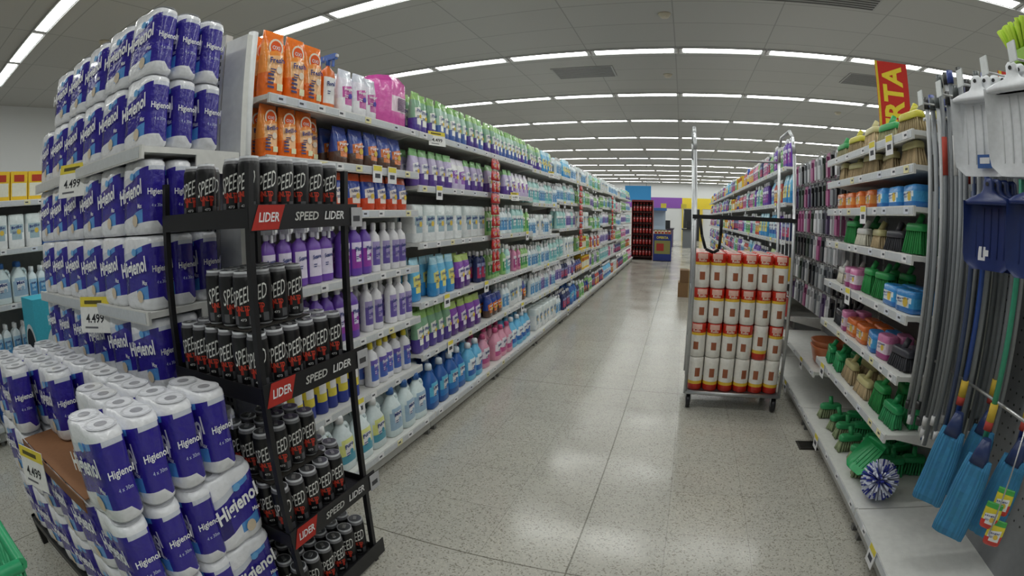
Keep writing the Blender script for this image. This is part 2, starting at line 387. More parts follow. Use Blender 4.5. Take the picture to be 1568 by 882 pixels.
# ================================================================== SHELVING
SH=C('e0e0dc'); RAIL=C('c8ccd0')
def shelving(g,side,xf,xb,y0,y1,levels,xbase,tags=True,lipc=SH):
    for z in levels:
        f=xbase if z<.2 else xf
        a,b=sorted((xb,f)); g.box(a,b,y0+.004,y1-.004,z-.022,z,SH,PC)
        a,b=sorted((f,f+side*.012)); g.box(a,b,y0+.004,y1-.004,z-.040,z+.004,lipc,PC)
        a,b=sorted((f+side*.012,f+side*.0145)); g.box(a,b,y0+.01,y1-.01,z-.034,z-.002,RAIL,PL)
        if tags:
            y=y0+.05
            while y<y1-.1:
                a,b=sorted((f+side*.0145,f+side*.0165)); 
                g.box(a,b,y,y+.055,z-.034,z-.002,random.choice([WHITE,WHITE,WHITE,C('d8dce6'),C('e6e0b0')]),PA)
                a,b=sorted((f+side*.0165,f+side*.0168)); g.box(a,b,y+.008,y+.035,z-.022,z-.012,C('50525a'),PA)
                if random.random()<.10:
                    a,b=sorted((f+side*.019,f+side*.021)); g.box(a,b,y-.02,y+.07,z-.085,z+.012,WHITE,PA); a,b=sorted((f+side*.021,f+side*.0215)); g.box(a,b,y-.015,y+.065,z-.02,z+.008,C('e8d850'),PA); g.box(a,b,y,y+.05,z-.06,z-.035,C('44464e'),PA)
                y+=random.uniform(.11,.3)
        if z>.2:
            for y in(y0+.004,y1-.010):
                v=[(xb,y,z-.022),(f-side*.05,y,z-.022),(xb,y,z-.11)]; v2=[(p[0],y+.006,p[2]) for p in v]
                g.raw(v+v2,[(0,1,2),(5,4,3),(0,3,4,1),(1,4,5,2),(2,5,3,0)],SH,PC)
    a,b=sorted((xb,xbase-side*.03)); g.box(a,b,y0+.004,y1-.004,0.03,.128,C('b4b4b0'),PC)
    for y in(y0+.03,y1-.06): 
        a,b=sorted((xbase-side*.08,xbase-side*.02)); g.box(a,b,y,y+.03,0,.03,C('6a6a68'),PC)
def upright(g,x,y,h,w=.03,d=.06):
    g.box(x-d/2,x+d/2,y-w/2,y+w/2,0,h,C('c4c4c0'),PC)
    z=.3
    while z<h-.05: 
        g.box(x-d/2-.0008,x+d/2+.0008,y-.004,y+.004,z,z+.012,C('4a4a4a'),PC); z+=.05

LX=-1.6; LB_=-1.52; XC=-2.12
g=G()
U1=[.15,.48,.81,1.14,1.49,1.73,2.0]; U2=[.15,.54,.89,1.28,1.65,2.0]
ys=[1.46]+[2.76+1.25*i for i in range(12)]
for i in range(len(ys)-1):
    lv=U1 if i==0 else U2 if i%3 else [.15,.52,.86,1.22,1.60,1.98]
    shelving(g,1,LX,XC+.02,ys[i],ys[i+1],lv,LB_)
    shelving(g,-1,-2.64,XC-.02,ys[i],ys[i+1],U2,-2.72,False)
g.box(XC-.02,XC+.02,ys[0],ys[-1],.03,2.08,C('b8b8b4'),PC)
for y in ys: upright(g,XC,y,2.12,d=.08)
g.obj('gondola_shelving')
g=G(); g.box(-1.90,-1.80,1.36,1.40,0,2.30,C('c8c8c4'),PC); g.box(-1.79,-1.645,1.36,1.39,0,2.26,C('e0e0dc'),PC)
g.cyl((-1.66,1.405,1.2),(-1.66,1.405,2.28),.022,C('d4d6d6'),PC,14)
for z in np.arange(.3,2.26,.035): 
    for x in(-1.888,-1.862,-1.83): g.box(x,x+.010,1.358,1.361,z,z+.018,C('2c2c2c'),PC)
g.box(-3.02,-1.90,1.37,1.39,0,2.05,C('cbcbc6'),PC)
g.obj('shelving_end_panel')

def seq(z,xf,items,y0,rows=2):
    y=y0
    for nm,t,ln in items:
        fill(nm,t,xf,1,y,y+ln,z,rows,gaps=.06); y+=ln
seq(2.0,LX,[('orange_cleaner_pouches',O1,.43),('trigger_spray_bottles',SP2,.11),('softener_pouches',[WP2,WP],.39)],1.47)
seq(1.73,LX,[('orange_refill_pouches',O2,.50),('stain_remover_pouches',BR,.78)],1.47)
seq(1.49,LX,[('stain_remover_pouches',RB,1.28)],1.47)
seq(1.14,LX,[('purple_spray_bottles',SP,.55),('laundry_bottles',[PB,WB],.40),('softener_bottles',WB,.32)],1.47)
seq(.81,LX,[('laundry_bottles',PB,.75),('softener_bottles',WB,.52)],1.47)
seq(.48,LX,[('cleaner_canisters',BB,.75),('cleaner_bottles',WY,.52)],1.47)
seq(.15,LB_,[('bleach_jugs',BL2,.8),('bleach_jugs',BL,.48)],1.47,3)
pk=G(); pc1=C('e064b4'); pc2=C('cc4ca0')
pk.body([(0,.14,.13,2.4),(.02,.156,.15,2.6),(.10,.156,.15,2.6),(.2,.156,.15,2.6),(.29,.154,.145,2.4),(.335,.125,.11,2.2),(.348,.07,.06,2)],lambda k,a,x:[pc2,pc1,C('f0d8e6') if -25<a<50 else pc1,pc1,pc2,pc1][k],n=48,mat=WR)
pk.fin(); v=pk.v[0]; an=np.arctan2(v[:,0],v[:,1]); k_=1+.03*np.cos(an*12); v[:,0]*=k_; v[:,1]*=k_
for k in range(9): pk.box(-.02,.07,-.1565,-.154,.11+k*.009,.114+k*.009,C('5a3a6a'),PA)
p=G(); p.add(pk,MT(-1.785,2.592,2.0015,math.pi/2)); p.obj('pink_tissue_pack')
seq(2.0,LX,[('detergent_pouches',[GP,GPb],1.24)],2.76)
seq(1.65,LX,[('detergent_pouches',[GP2,WP,GP2],1.24)],2.76)
seq(1.28,LX,[('tissue_packs',WHP,1.24)],2.76)
seq(.89,LX,[('soap_refill_pouches',LB,.65),('softener_pouches',PP,.30),('floor_cleaner_bottles',DK,.28)],2.76)
seq(.54,LX,[('softener_pouches',[GP,PP,PP],1.24)],2.76)
seq(.15,LB_,[('softener_jugs',JB,.65),('softener_jugs',JC,.35),('softener_jugs',JP,.24)],2.76,3)
far=[
 [2.0,[[GP,GPb],[GP,LB],[TQ2,LB],[WHP,TQ2],[TQ,GR],[WHP],[TQ2],[TQ2,WHP],[TQ],[GP]]],
 [1.65,[[GP2,WP],[TQ,TQ2],[TQ2,TQ],[GR,TQ],[WB,GR],[GR,TQ2],[TQ],[PK,WHP],[GR],[TQ2]]],
 [1.28,[[GR,TQ2,TQ],[TQ2,WHP],[TQ,WB],[WHP,TQ2],[GR,TQ],[TQ2,WB],[GR],[TQ2],[WB],[TQ]]],
 [.89,[[GR,TQ,PK],[TQ2,TQ],[TQ,WHP],[GR,YB],[RD,WB],[WB],[DK,RD],[GR],[PK],[WB]]],
 [.54,[[BR,TQ2,WHP],[TQ2,WB],[WB,DK],[BR,YB],[WB,GR],[TQ],[PK,WHP],[DK],[GR],[RD]]],
 [.15,[[JP,JC,TQ2],[WHP,TQ2],[DK,JB],[GR,BR],[DK,RD],[JC],[RD,WHP],[DK],[GR],[JP]]]]
for li,(z,cols) in enumerate(far):
    for ui in range(2,len(ys)-1):
        zz=z if ui%3 else [1.98,1.60,1.22,.86,.52,.15][li]
        t=cols[(ui-2)%len(cols)]
        fill(['detergent_pouches','household_cleaner_bottles','fabric_care_bottles','dish_soap_bottles','polish_bottles','laundry_jugs'][li],t,LX if z>.2 else LB_,1,ys[ui]+.01,ys[ui+1]-.01,zz,1 if ui>5 else 2,gaps=.08)
pc=pouch(.085,.03,.09,C('b82222'),C('c83030'),C('a01c20'),C('e0a0a0'))
for y in(4.01,7.76,11.51):
    g=G(); g.box(-1.575,-1.57,y-.004,y+.004,.95,1.95,C('c0c0c0'),PL)
    for k in range(10):
        for dy in(-.05,.04): g.add(pc,MT(-1.545,y+dy+.005,.97+k*.098,math.pi/2+random.uniform(-.2,.2)))
    g.obj('hanging_sachet_strip')
def card(name,x,y,z,rz,w=.14,h=.12,num='4.499'):
    g=G(); g.box(-w/2,w/2,-.003,0,0,h,C('f0f0ee'),PA); g.box(-w/2,w/2,-.0035,-.003,h*.72,h,C('e8d448'),PA)
    g.add(text(num,width=w*.62,height=h*.26,col=C('2a2a30')),Matrix.Translation((0,-.0038,h*.40)))
    g.box(-w*.35,w*.1,-.0038,-.003,h*.12,h*.17,C('6a6a70'),PA); g.box(-w*.35,w*.25,-.0040,-.0036,h*.80,h*.90,C('5a5228'),PA)
    o=g.obj(name); o.matrix_world=MT(x,y,z,rz,-.12); return o
card('price_card',-1.570,2.98,1.93,math.pi/2-.3,.16,.10)
card('price_card',-1.570,4.6,1.60,math.pi/2-.3,.13,.08); card('price_card',-1.570,6.0,1.93,math.pi/2-.3,.13,.08)

# ================================================================== ENDCAP with toilet paper
EX0,EX1=-3.05,-1.64; EF=.88
g=G(); ZT=1.74
for z in(.16,.86,1.16,ZT):
    g.box(EX0,EX1,EF+.012,1.35,z-.022,z,SH,PC); g.box(EX0,EX1,EF,EF+.012,z-.045,z+.004,C('dadad6'),PC)
    g.box(EX0+.02,EX1-.02,EF-.002,EF,z-.04,z,RAIL,PL)
    for xx in(EX0,EX1-.008): g.box(xx,xx+.008,EF+.25,1.35,z-.09,z-.022,SH,PC)
g.box(EX0,EX1,EF+.05,1.35,0,.138,C('a8a8a4'),PC)
g.obj('endcap_shelving')
def tpput(g,x,y,z,rz=0): g.add(TP,MT(x+random.uniform(-.004,.004),y,z+.0015,rz+random.uniform(-.06,.06)),tint=[random.uniform(.94,1.05)]*3)
g=G()
for z,layers in((ZT,2),(1.16,2),(.86,1),(.16,2)):
    for L in range(layers):
        for c in range(6):
            for r in range(3):
                x=EX1-.118-c*.2335; y=EF+.075+r*.121
                if z>1.7 and L==1 and c==5: continue
                tpput(g,x,y,z+L*(PH+.003),0)
g.obj('toilet_paper_packs')
card('price_card',-2.34,.862,1.62,.45,.18,.15); card('price_card',-2.14,.862,1.04,.45,.18,.15)

# ================================================================== table display
tb=G(); TX0,TX1,TY0,TY1=-2.60,-1.20,.40,.94; TZ=.165; TL=.855
for x,ya in((TX0,TY0),(TX1-.03,TY0),(TX0,TL-.03),(TX1-.03,TY1-.03)): tb.box(x,x+.03,ya,ya+.03,0,TZ,BLACK,PC)
tb.box(TX0,TX1,TY0,TY0+.03,TZ-.04,TZ,BLACK,PC); tb.box(TX0,TX1,TL-.03,TL,TZ-.04,TZ,BLACK,PC)
tb.box(TX0,TX0+.03,TY0,TL,TZ-.04,TZ,BLACK,PC); tb.box(TX1-.03,TX1,TY0,TY1,TZ-.04,TZ,BLACK,PC)
tb.box(TX0+.03,TX1-.03,TY0+.03,TL-.03,TZ-.02,TZ-.001,C('2a2a2a'),PC); tb.box(-1.56,TX1-.03,TL-.03,TY1,TZ-.02,TZ-.001,C('2a2a2a'),PC)
tb.obj('display_table')
g=G(); LH=PH+.003
for L in range(3):
    z=TZ+L*LH+(.005 if L==2 else 0)
    for c in range(6):
        x=-2.48+c*.233
        for r in range(3):
            if L==2 and r==0 and c in(2,3,4): continue
            if L==2 and r==1 and c in(3,): continue
            tpput(g,x,.465+r*.122,z)
    if L<2: tpput(g,-1.262,.835,z,math.pi/2)
    else: tpput(g,-1.315,.465+3*.122,z,0)
g.obj('toilet_paper_packs')
g=G(); zt=TZ+2*LH; g.box(-2.12,-1.44,.41,.66,zt+.0005,zt+.004,C('8a5f3e'),PA); g.box(-2.12,-1.44,.400,.404,zt-.04,zt+.004,C('7d5436'),PA); g.obj('cardboard_tray')
card('price_card',-1.92,.365,zt-.12,.25,.18,.15)

# ================================================================== can rack
rk=empty('energy_drink_rack'); RX0,RX1,RY0,RY1=-1.60,-1.125,.965,1.415
g=G(); bk=C('16161a')
for x in(RX0,RX1):
    for y in(RY0,RY1): g.box(x-.010,x+.010,y-.010,y+.010,0,1.62 if x==RX1 else 1.60,bk,PC)
LV=[(1.47,),(.94,),(.41,),(.06,)]
for (z,) in LV:
    g.box(RX0,RX1,RY0,RY1,z-.006,z,C('1c1c20'),PC)
    g.box(RX0-.008,RX1+.008,RY0-.013,RY0-.009,z-.035,z+.022,bk,PC)
    g.box(RX0-.008,RX1+.008,RY1+.009,RY1+.013,z-.035,z+.022,bk,PC)
    g.box(RX0-.014,RX0-.010,RY0-.008,RY1+.008,z-.035,z+.022,bk,PC)
    g.box(RX1+.010,RX1+.014,RY0-.013,RY1+.06,z-.045,z+.032,bk,PC)
    if z>.1:
        yy=RY0+.065
        v=[(RX1+.0155,yy-.072,z-.043),(RX1+.0155,yy+.04,z-.043),(RX1+.0155,yy+.07,z+.030),(RX1+.0155,yy-.042,z+.030)]
        g.raw(v,[(0,1,2,3)],C('b02a20'),PA)
        g.add(text('LIDER',width=.085,height=.028,col=WHITE,shear=.2),MT(RX1+.0165,yy+.0,z-.006,math.pi/2))
        g.add(text('SPEED',width=.115,height=.028,col=C('c4c4c0'),shear=.2),MT(RX1+.0165,RY0+.235,z-.006,math.pi/2))
        g.add(text('LIDER',width=.105,height=.028,col=C('e0e0e0'),shear=.2),MT(RX1+.0165,RY0+.375,z-.006,math.pi/2))
        g.box(RX1+.016,RX1+.018,RY1+.02,RY1+.085,z-.05,z+.02,C('b0b0b4'),PA); g.box(RX1+.018,RX1+.0185,RY1+.03,RY1+.07,z-.03,z-.01,C('404044'),PA)
g.obj('frame',rk)
g=G()
def putcan(x,y,z): g.add(CAN,MT(x+random.uniform(-.001,.001),y,z+.001,math.pi/4+random.uniform(-.45,.45)))
nx,ny=6,6; cx=lambda i:RX1-.048-i*.0755; cy=lambda j:RY0+.040+j*.0745
for j in range(ny):
    putcan(cx(0),cy(j),1.47)
    if j!=3: putcan(cx(1),cy(j),1.47)
for i in(3,4): putcan(cx(i),cy(0),1.47)
putcan(cx(4),cy(1),1.47); putcan(cx(5),cy(1),1.47)
for z in(.94,.41,.06):
    for i in range(nx):
        for j in range(ny): 
            if z==.41 and (i,j) in((0,5),(5,0)): continue
            putcan(cx(i),cy(j),z)
    if z>.1:
        for i in range(1,4):
            for j in range(0,4): putcan(cx(i)+.015,cy(j)+.015,z+.186)
for z in(.94,.41):
    g.box(cx(3)-.025,cx(1)+.055,cy(0)-.02,cy(3)+.055,z+.1815,z+.185,C('2a2622'),PA)
g.obj('energy_drink_cans',rk)

# ================================================================== ROLL CART with paper towels
ct=empty('roll_cage_trolley'); A,B,Y0,Y1=.12,.87,3.70,4.30
g=G(); MC=C('c4c6c8')
g.box(A,B,Y0,Y1,.130,.150,C('8e9092'),ME)
for x in(A,B):
    g.tube([(x,Y0,.13),(x,Y0,1.96),(x,Y0+.05,2.09),(x,Y0+.14,2.15),(x,Y1-.14,2.15),(x,Y1-.05,2.09),(x,Y1,1.96),(x,Y1,.13)],.014,MC,ME,10)
    for z in(.45,.9,1.47): g.cyl((x,Y0,z),(x,Y1,z),.008,MC,ME)
    for q in(.15,.3,.45): g.cyl((x,Y0+q,.14),(x,Y0+q,1.47),.004,MC,ME,6)
for z in(.16,1.47,1.96): g.cyl((A,Y1,z),(B,Y1,z),.010,MC,ME)
g.cyl((A,Y0,.14),(B,Y0,.14),.016,MC,ME)
g.obj('cage',ct)
g=G()
g.box(A-.02,B+.02,Y0-.022,Y0-.016,1.455,1.485,BLACK,PA)
lp=[(.155,Y0-.024,1.46),(.17,Y0-.03,1.34),(.20,Y0-.035,1.24),(.26,Y0-.035,1.215),(.30,Y0-.035,1.24),(.31,Y0-.03,1.34),(.315,Y0-.024,1.46)]
for a_,b_ in zip(lp[:-1],lp[1:]): g.cyl(a_,b_,.011,BLACK,PA,8)
g.obj('strap',ct)
g=G()
for x in(A+.03,B-.03):
    for y in(Y0+.05,Y1-.05):
        g.cyl((x-.016,y,.056),(x+.016,y,.056),.055,C('26262a'),PL,18); g.cyl((x-.018,y,.056),(x+.018,y,.056),.022,C('8a8a8a'),ME,12)
        for s_ in(-.024,.020): g.box(x+s_,x+s_+.004,y-.02,y+.02,.05,.130,MC,ME)
        g.box(x-.03,x+.03,y-.03,y+.03,.118,.130,MC,ME)
g.obj('casters',ct)
R0=towel_roll(0);R1=towel_roll(1)
g=G()
for L in range(4):
    for c in range(6):
        for r in range(4):
            t=R1 if L==0 else R0
            if L==1 and c==4 and r==0: t=R1
            g.add(t,MT(A+.065+.003+c*.1225,Y0+.08+r*.13,.151+L*.2655,random.uniform(-.3,.3)))
g.obj('paper_towel_rolls',ct)

g=G(); cb=C('8a6a48')
g.box(.02,.45,9.3,9.65,0,.27,cb,PA); g.box(.05,.42,9.32,9.63,.272,.50,C('7a5c3e'),PA); g.box(.21,.26,9.299,9.651,0,.271,C('b09870'),PA); g.box(.21,.26,9.319,9.631,.272,.501,C('a08860'),PA)
g.obj('cardboard_boxes')

# ================================================================== RIGHT GONDOLA
RX=1.07; RB=1.02; RC=1.56
g=G(); RL=[.15,.54,.82,1.09,1.35,1.56,1.74,1.89]
shelving(g,-1,RX,RC-.02,2.08,3.46,RL,RB)
shelving(g,-1,RX,RC-.02,1.02,2.08,[.15],RB)
shelving(g,-1,RX,RC-.02,3.46,4.9,[.15,.42],RB)
ry=[4.9+1.25*i for i in range(11)]
for i in range(len(ry)-1): shelving(g,-1,RX,RC-.02,ry[i],ry[i+1],U2,RB)
for a,b in((1.02,2.08),(2.08,3.46),(3.46,4.9))+tuple(zip(ry[:-1],ry[1:])): shelving(g,1,2.05,RC+.02,a,b,[.15,.54,.89,1.28,1.6] if a<4 else U2,2.1,False)
g.box(RC-.02,RC+.02,1.02,ry[-1],.03,2.05,C('88898b'),PC)
for y in[1.02,2.08,3.46]+ry: upright(g,RC,y,2.1,d=.08)
for y in np.arange(1.1,2.06,.05):
    for z in np.arange(.4,2.0,.05): g.box(RC-.0215,RC-.0195,y,y+.008,z,z+.008,C('2a2a2a'),PC)
g.obj('gondola_shelving')
tan=C('c4ae88');tan2=C('a08e68');gre=C('34a458');yel=C('c9c23c');blu=C('2c78c4');org=C('e07028')
def rfill(nm_,tl,y0,y1,z,rows=2,xf=RX):
    g=G(); y=y0
    i=0
    while True:
        t=tl[i%len(tl)]
        if y+t.w>y1: break
        for k in range(rows):
            g.add(t,MT(xf+.015+t.d/2+k*(t.d+.012),y+t.w/2,z+.0015,-math.pi/2+random.uniform(-.2,.2)),tint=[random.uniform(.85,1.1)]*3)
        y+=t.w+.012; i+=1
    return g.obj(nm_)
bT=brush(C('c8c08a'),tan,.20,.12,.06,1.25); bG=brush(gre,C('a8a27c'),.20,.10,.06,1.2); bY=brush(yel,tan2,.20,.11,.06,1.25); bL=brush(C('2aa060'),C('3aa468'),.16,.11,.06,1.15); bD=brush(C('44444c'),C('3a3a40'),.17,.10,.06,1.2)
bS=brush(C('c8c08a'),tan,.20,.10,.06,1.2); bGs=brush(gre,C('2a9048'),.15,.14,.07,1.25); bW=brush(C('d8d8d4'),C('e0dccc'),.18,.10,.06,1.2)
spO=wrap_pack(.16,.10,.10,org,C('f09844'),org,C('f0dcc8')); spB=wrap_pack(.17,.10,.10,blu,C('4aa4dc'),C('3c92d8'),C('e6f0f4')); spP=wrap_pack(.12,.09,.12,C('b04a8a'),C('e0c8d8'),C('d880b0'),C('f0e4ee'))
rfill('broom_heads',[bY,bG,bT],2.12,3.44,1.89); rfill('broom_heads',[bT,bS],2.12,3.44,1.74,1)
rfill('sponge_packs',[spB,spB,spB,spO,spO,spO,spO],2.12,3.44,1.56)
rfill('scrubbing_brushes',[bGs,bD,bS,bW],2.12,3.44,1.35,2)
rfill('scrubbing_brushes',[spB,spB,bGs,bGs,spP,spP,bW],2.12,3.44,1.09,2)
rfill('sponge_packs',[bD,spP,spB,spO,spO,spP],2.12,3.44,.82,2)
rfill('scrubbing_brushes',[bL,bGs,bS,bT,bL],2.12,3.44,.54,2)
g=G()
bL2=brush(C('3aa064'),C('9aa880'),.17,.10,.06,1.2)
for k in range(16):
    g.add(bL if k%3 else bL2,MT(1.18+.14*(k%3)+random.uniform(-.02,.02),2.42+(k//3)*.17+random.uniform(-.02,.02),.153,random.uniform(-.5,.5)-math.pi/2+1.57))
g.obj('scrubbing_brushes')
g=G(); cx_,cy_,cz_=1.14,2.17,.262
for k in range(300):
    u=random.uniform(-1,1);a=random.uniform(0,2*math.pi);r_=math.sqrt(1-u*u)
    d=Vector((r_*math.cos(a),r_*math.sin(a),u)); c=C('dce0f0') if k%3 else C('3440a0')
    g.cyl(Vector((cx_,cy_,cz_))+d*.035,Vector((cx_,cy_,cz_))+d*.105,.0035,c,PA,4,.005)
gb=G(); gb.body([(-.04,.01,.01,2),(-.03,.03,.03,2),(0,.042,.042,2),(.03,.03,.03,2),(.04,.01,.01,2)],C('2c3596'),n=14)
g.add(gb,MT(cx_,cy_,cz_)); g.obj('round_toilet_brush')
g=G(); g.add(dustpan(C('2ca864'),.2,.2,.14),MT(1.06,2.36,.21,-math.pi/2+.3,-.9)); g.obj('green_dustpan')
g=G(); g.body([(0,.10,.10,2.4),(.02,.12,.12,2.4),(.12,.145,.145,2.4),(.14,.155,.155,2.4),(.142,.14,.14,2.4),(.03,.115,.115,2.4)],C('c07048'),n=24)
g2=G(); g2.add(g,MT(1.24,3.72,.4215)); g2.add(g,MT(1.24,3.72,.46),tint=[.8,.8,.8]); g2.obj('plastic_baskets')
# peg bay items
g=G(); pal=[C('a85888'),C('2a2a30'),C('c4c8cc'),C('d8d8dc'),C('5c4a70'),C('3a4a40'),C('b0b4b8'),C('60646c'),C('8a8e94'),C('1e1e24'),C('c8ccd0'),C('34383e')]
for zi,z in enumerate(np.arange(.75,2.0,.21)):
    for yi,y in enumerate(np.arange(3.52,4.86,.115)):
        g.cyl((RC-.02,y,z+.19),(1.14,y,z+.20),.003,C('b0b0b0'),ME,6)
        g.cyl((1.14,y,z+.20),(1.13,y,z+.215),.003,C('b0b0b0'),ME,6)
        c=random.choice(pal)
        for k in range(5):
            x=1.16+k*.055; a=random.uniform(-.1,.1)
            g.add(G().box(-.04,.04,-.002,.002,0,.19,C('d8d8d8') if k%2 else c,PL).box(-.028,.028,-.018,-.002,.01,.12,c,PL).box(-.01,.01,-.02,-.002,.12,.165,tuple(q*.6 for q in c),PL),MT(x,y,z,-math.pi/2+a),tint=[random.uniform(.8,1.1)]*3)
g.obj('hanging_utensil_packs')
rl=[[PK,DK],[RD,BB],[YB,GR],[DK,PB],[LB,RD],[PB,GR]]
for li,z in enumerate(U2):
    for ui in range(len(ry)-1):
        t0=rl[(li+ui)%6]+[random.choice(ALL)]
        fill('household_product_bottles',t0,RX if z>.2 else RB,-1,ry[ui]+.01,ry[ui+1]-.01,z,1)

# ================================================================== TOOLS (near right)
tl=empty('broom_and_mop_display')
g=G(); hc=[C('8a8e92'),C('5a5d62'),C('a0a4a8'),C('74787c'),C('3c4a6c'),C('989ca0'),C('606468'),C('b0b2b4')]
g.cyl((1.18,1.05,1.93),(1.18,2.06,1.93),.008,C('b8b8b8'),ME); g.cyl((1.36,1.05,1.93),(1.36,2.06,1.93),.008,C('b8b8b8'),ME)
for y in(1.08,2.04): g.cyl((1.10,y,1.93),(1.54,y,1.93),.008,C('b8b8b8'),ME)
g.cyl((1.18,1.05,.93),(1.18,2.06,.93),.006,C('b8b8b8'),ME)
for k in range(5): g.cyl((1.04,1.25+k*.17,1.97),(1.5,1.25+k*.17,1.97),.004,C('c0c0c0'),ME); g.box(1.03,1.035,1.23+k*.17,1.27+k*.17,1.96,2.02,C('d8dcdc'),PL)
g.obj('hook_rails',tl)
g=G()
for j in range(11):
    for i in range(4):
        x=1.11+i*.09+random.uniform(-.012,.012); y=1.66+j*.036+random.uniform(-.006,.006)
        zt=2.0+random.uniform(-.06,.04); zb=.62+random.uniform(-.08,.12); c=random.choice(hc)
        g.cyl((x+random.uniform(-.008,.008),y+random.uniform(-.01,.01),zb),(x,y,zt),.0105,c,PL,10)
        g.cyl((x,y,zt),(x,y,zt+.05),.014,random.choice([C('2a2a2a'),C('3a4a90'),C('4a5050')]),PL,10)
        if (i+j)%3==0: g.cyl((x,y,zt-.35),(x,y,zt-.2),.0122,random.choice([C('d0d0d0'),C('b04030'),c,C('2a2a2a')]),PA,10)
        g.cyl((x,y,zb),(x,y,zb+.035),.014,random.choice([C('2a2a2a'),C('c8c8c8')]),PL,10)
g.obj('broom_handles',tl)
g=G(); mb=C('3c84b0')
for (x,y,zb,rz,hcx) in((1.10,1.62,.46,.75,C('2f4f9a')),(1.24,1.60,.47,.6,C('8a8e92')),(1.10,1.40,.45,.7,C('3a9a7a')),(1.24,1.36,.46,.6,C('2a3a80'))):
    g.add(mop_head(mb,.14,.31),MT(x,y,zb,-math.pi/2+rz,0,.09))
    g.cyl((x+.03,y,zb+.36),(x+.06,y+.01,1.9),.011,hcx,PL,10)
    g.cyl((x+.032,y,zb+.43),(x+.034,y,zb+.49),.016,C('c8a93a'),PA,10); g.cyl((x+.03,y,zb+.40),(x+.032,y,zb+.43),.0165,C('a83a30'),PA,10)
g.obj('flat_mops',tl)
g=G(); DP=dustpan(C('e4e6ea'),.24,.26); DB=dustpan(C('22336c'),.21,.22)
for k in range(7): g.add(DP,MT(1.09+k*.035,1.55-k*.012,1.655+.004*k,-math.pi/2+.55))
for k in range(4): g.add(DP,MT(1.08+k*.035,1.31,1.64,-math.pi/2+.45))
for k in range(4): g.add(DB,MT(1.09+k*.035,1.51,1.35,-math.pi/2+.5))
for k in range(3): g.add(DB,MT(1.10+k*.035,1.26,1.35,-math.pi/2+.5))
for (z,c) in((1.70,C('3a60a0')),(1.40,C('e8e8ee'))):
    g.add(G().box(-.03,.03,-.006,-.004,-.02,.025,c,PA).box(-.02,.02,-.007,-.006,-.005,.015,WHITE,PA),MT(1.083,1.535,z,-math.pi/2+.52))
g.obj('dustpans',tl)
g=G()
for k in range(60):
    d=random.uniform(-.07,.07); e_=random.uniform(-.03,.03)
    g.cyl((1.24+e_*.5,1.44+d*.6,2.07),(1.22+e_,1.43+d*1.1,2.17+random.uniform(-.01,.01)),.006,C('b8d840'),PA,5,.010)
g.box(1.21,1.26,1.385,1.485,2.04,2.08,C('8ab434'),PL); g.cyl((1.235,1.44,1.3),(1.235,1.44,2.04),.011,C('7aa02c'),PL)
g.obj('green_broom',tl)
g=G(); sc_=pouch(.07,.03,.09,C('c8342c'),C('d8c83a'),C('44a04a'),C('e8e8e8'))
for k in range(3): g.add(sc_,MT(1.15+random.uniform(0,.05),1.22+random.uniform(-.03,.03),.52+k*.05,-math.pi/2+.6+random.uniform(-.3,.3)))
g.cyl((1.15,1.22,.56),(1.15,1.22,.93),.003,C('c0c0c0'),ME)
g.obj('hanging_sachets',tl)

def offer(x,y,z0,z1,zb):
    g=G(); w=.29; g.box(x-w/2,x+w/2,y,y+.008,z0,z1,C('c82c20'),PA); g.box(x-w/2+.0,x-w/2+.02,y-.001,y,z0,z1,C('d8c030'),PA)
    g.add(text('OFERTA',width=(z1-z0)*.93,height=.19,col=C('f0d83a'),bold=.03),Matrix.Translation((x,y-.002,(z0+z1)/2))@Matrix.Rotation(-math.pi/2,4,'Y'))
    g.cyl((x,y+.015,zb),(x,y+.015,z1),.006,C('b0b0b0'),ME)
    return g.obj('offer_sign')
offer(1.755,3.75,1.88,2.76,1.602); offer(1.80,2.15,1.72,2.26,1.602)

# ================================================================== LEFT SIDE aisle gondola
g=G(); UL=[.15,.6,1.0,1.4,1.75]
for a,b in((-.6,.65),(.65,1.9),(1.9,3.15)): shelving(g,1,-4.2,-4.68,a,b,UL,-4.12)
g.box(-4.72,-4.68,-.6,3.15,0,1.95,C('b0b0ac'),PC); g.obj('gondola_shelving')
for a in(-.6,.65,1.9):
    for z,t in zip(UL,([BC,JB],[TQ2,BC],[BL,TQ2],[WHP,BC],[YB])):
        fill('laundry_detergent_boxes' if z>1.7 else 'cleaner_bottles',t,-4.2 if z>.2 else -4.12,1,a+.01,a+1.24,z,2)
g=G(); g.box(-4.08,-3.73,1.0,1.5,0.0,1.05,C('40b4cc'),PA); 
def dx(x,r,c):
    n=28; g.raw([(x,1.25+r*math.cos(2*math.pi*i/n),.72+r*math.sin(2*math.pi*i/n)) for i in range(n)],[tuple(range(n))],c,PA)
dx(-3.728,.17,C('d4dce0')); dx(-3.726,.13,C('10141c'))
g.disc(-3.905,.998,.72,.15,C('d4dce0'),PA,28); g.disc(-3.905,.996,.72,.12,C('10141c'),PA,28)
g.obj('detergent_promo_box')

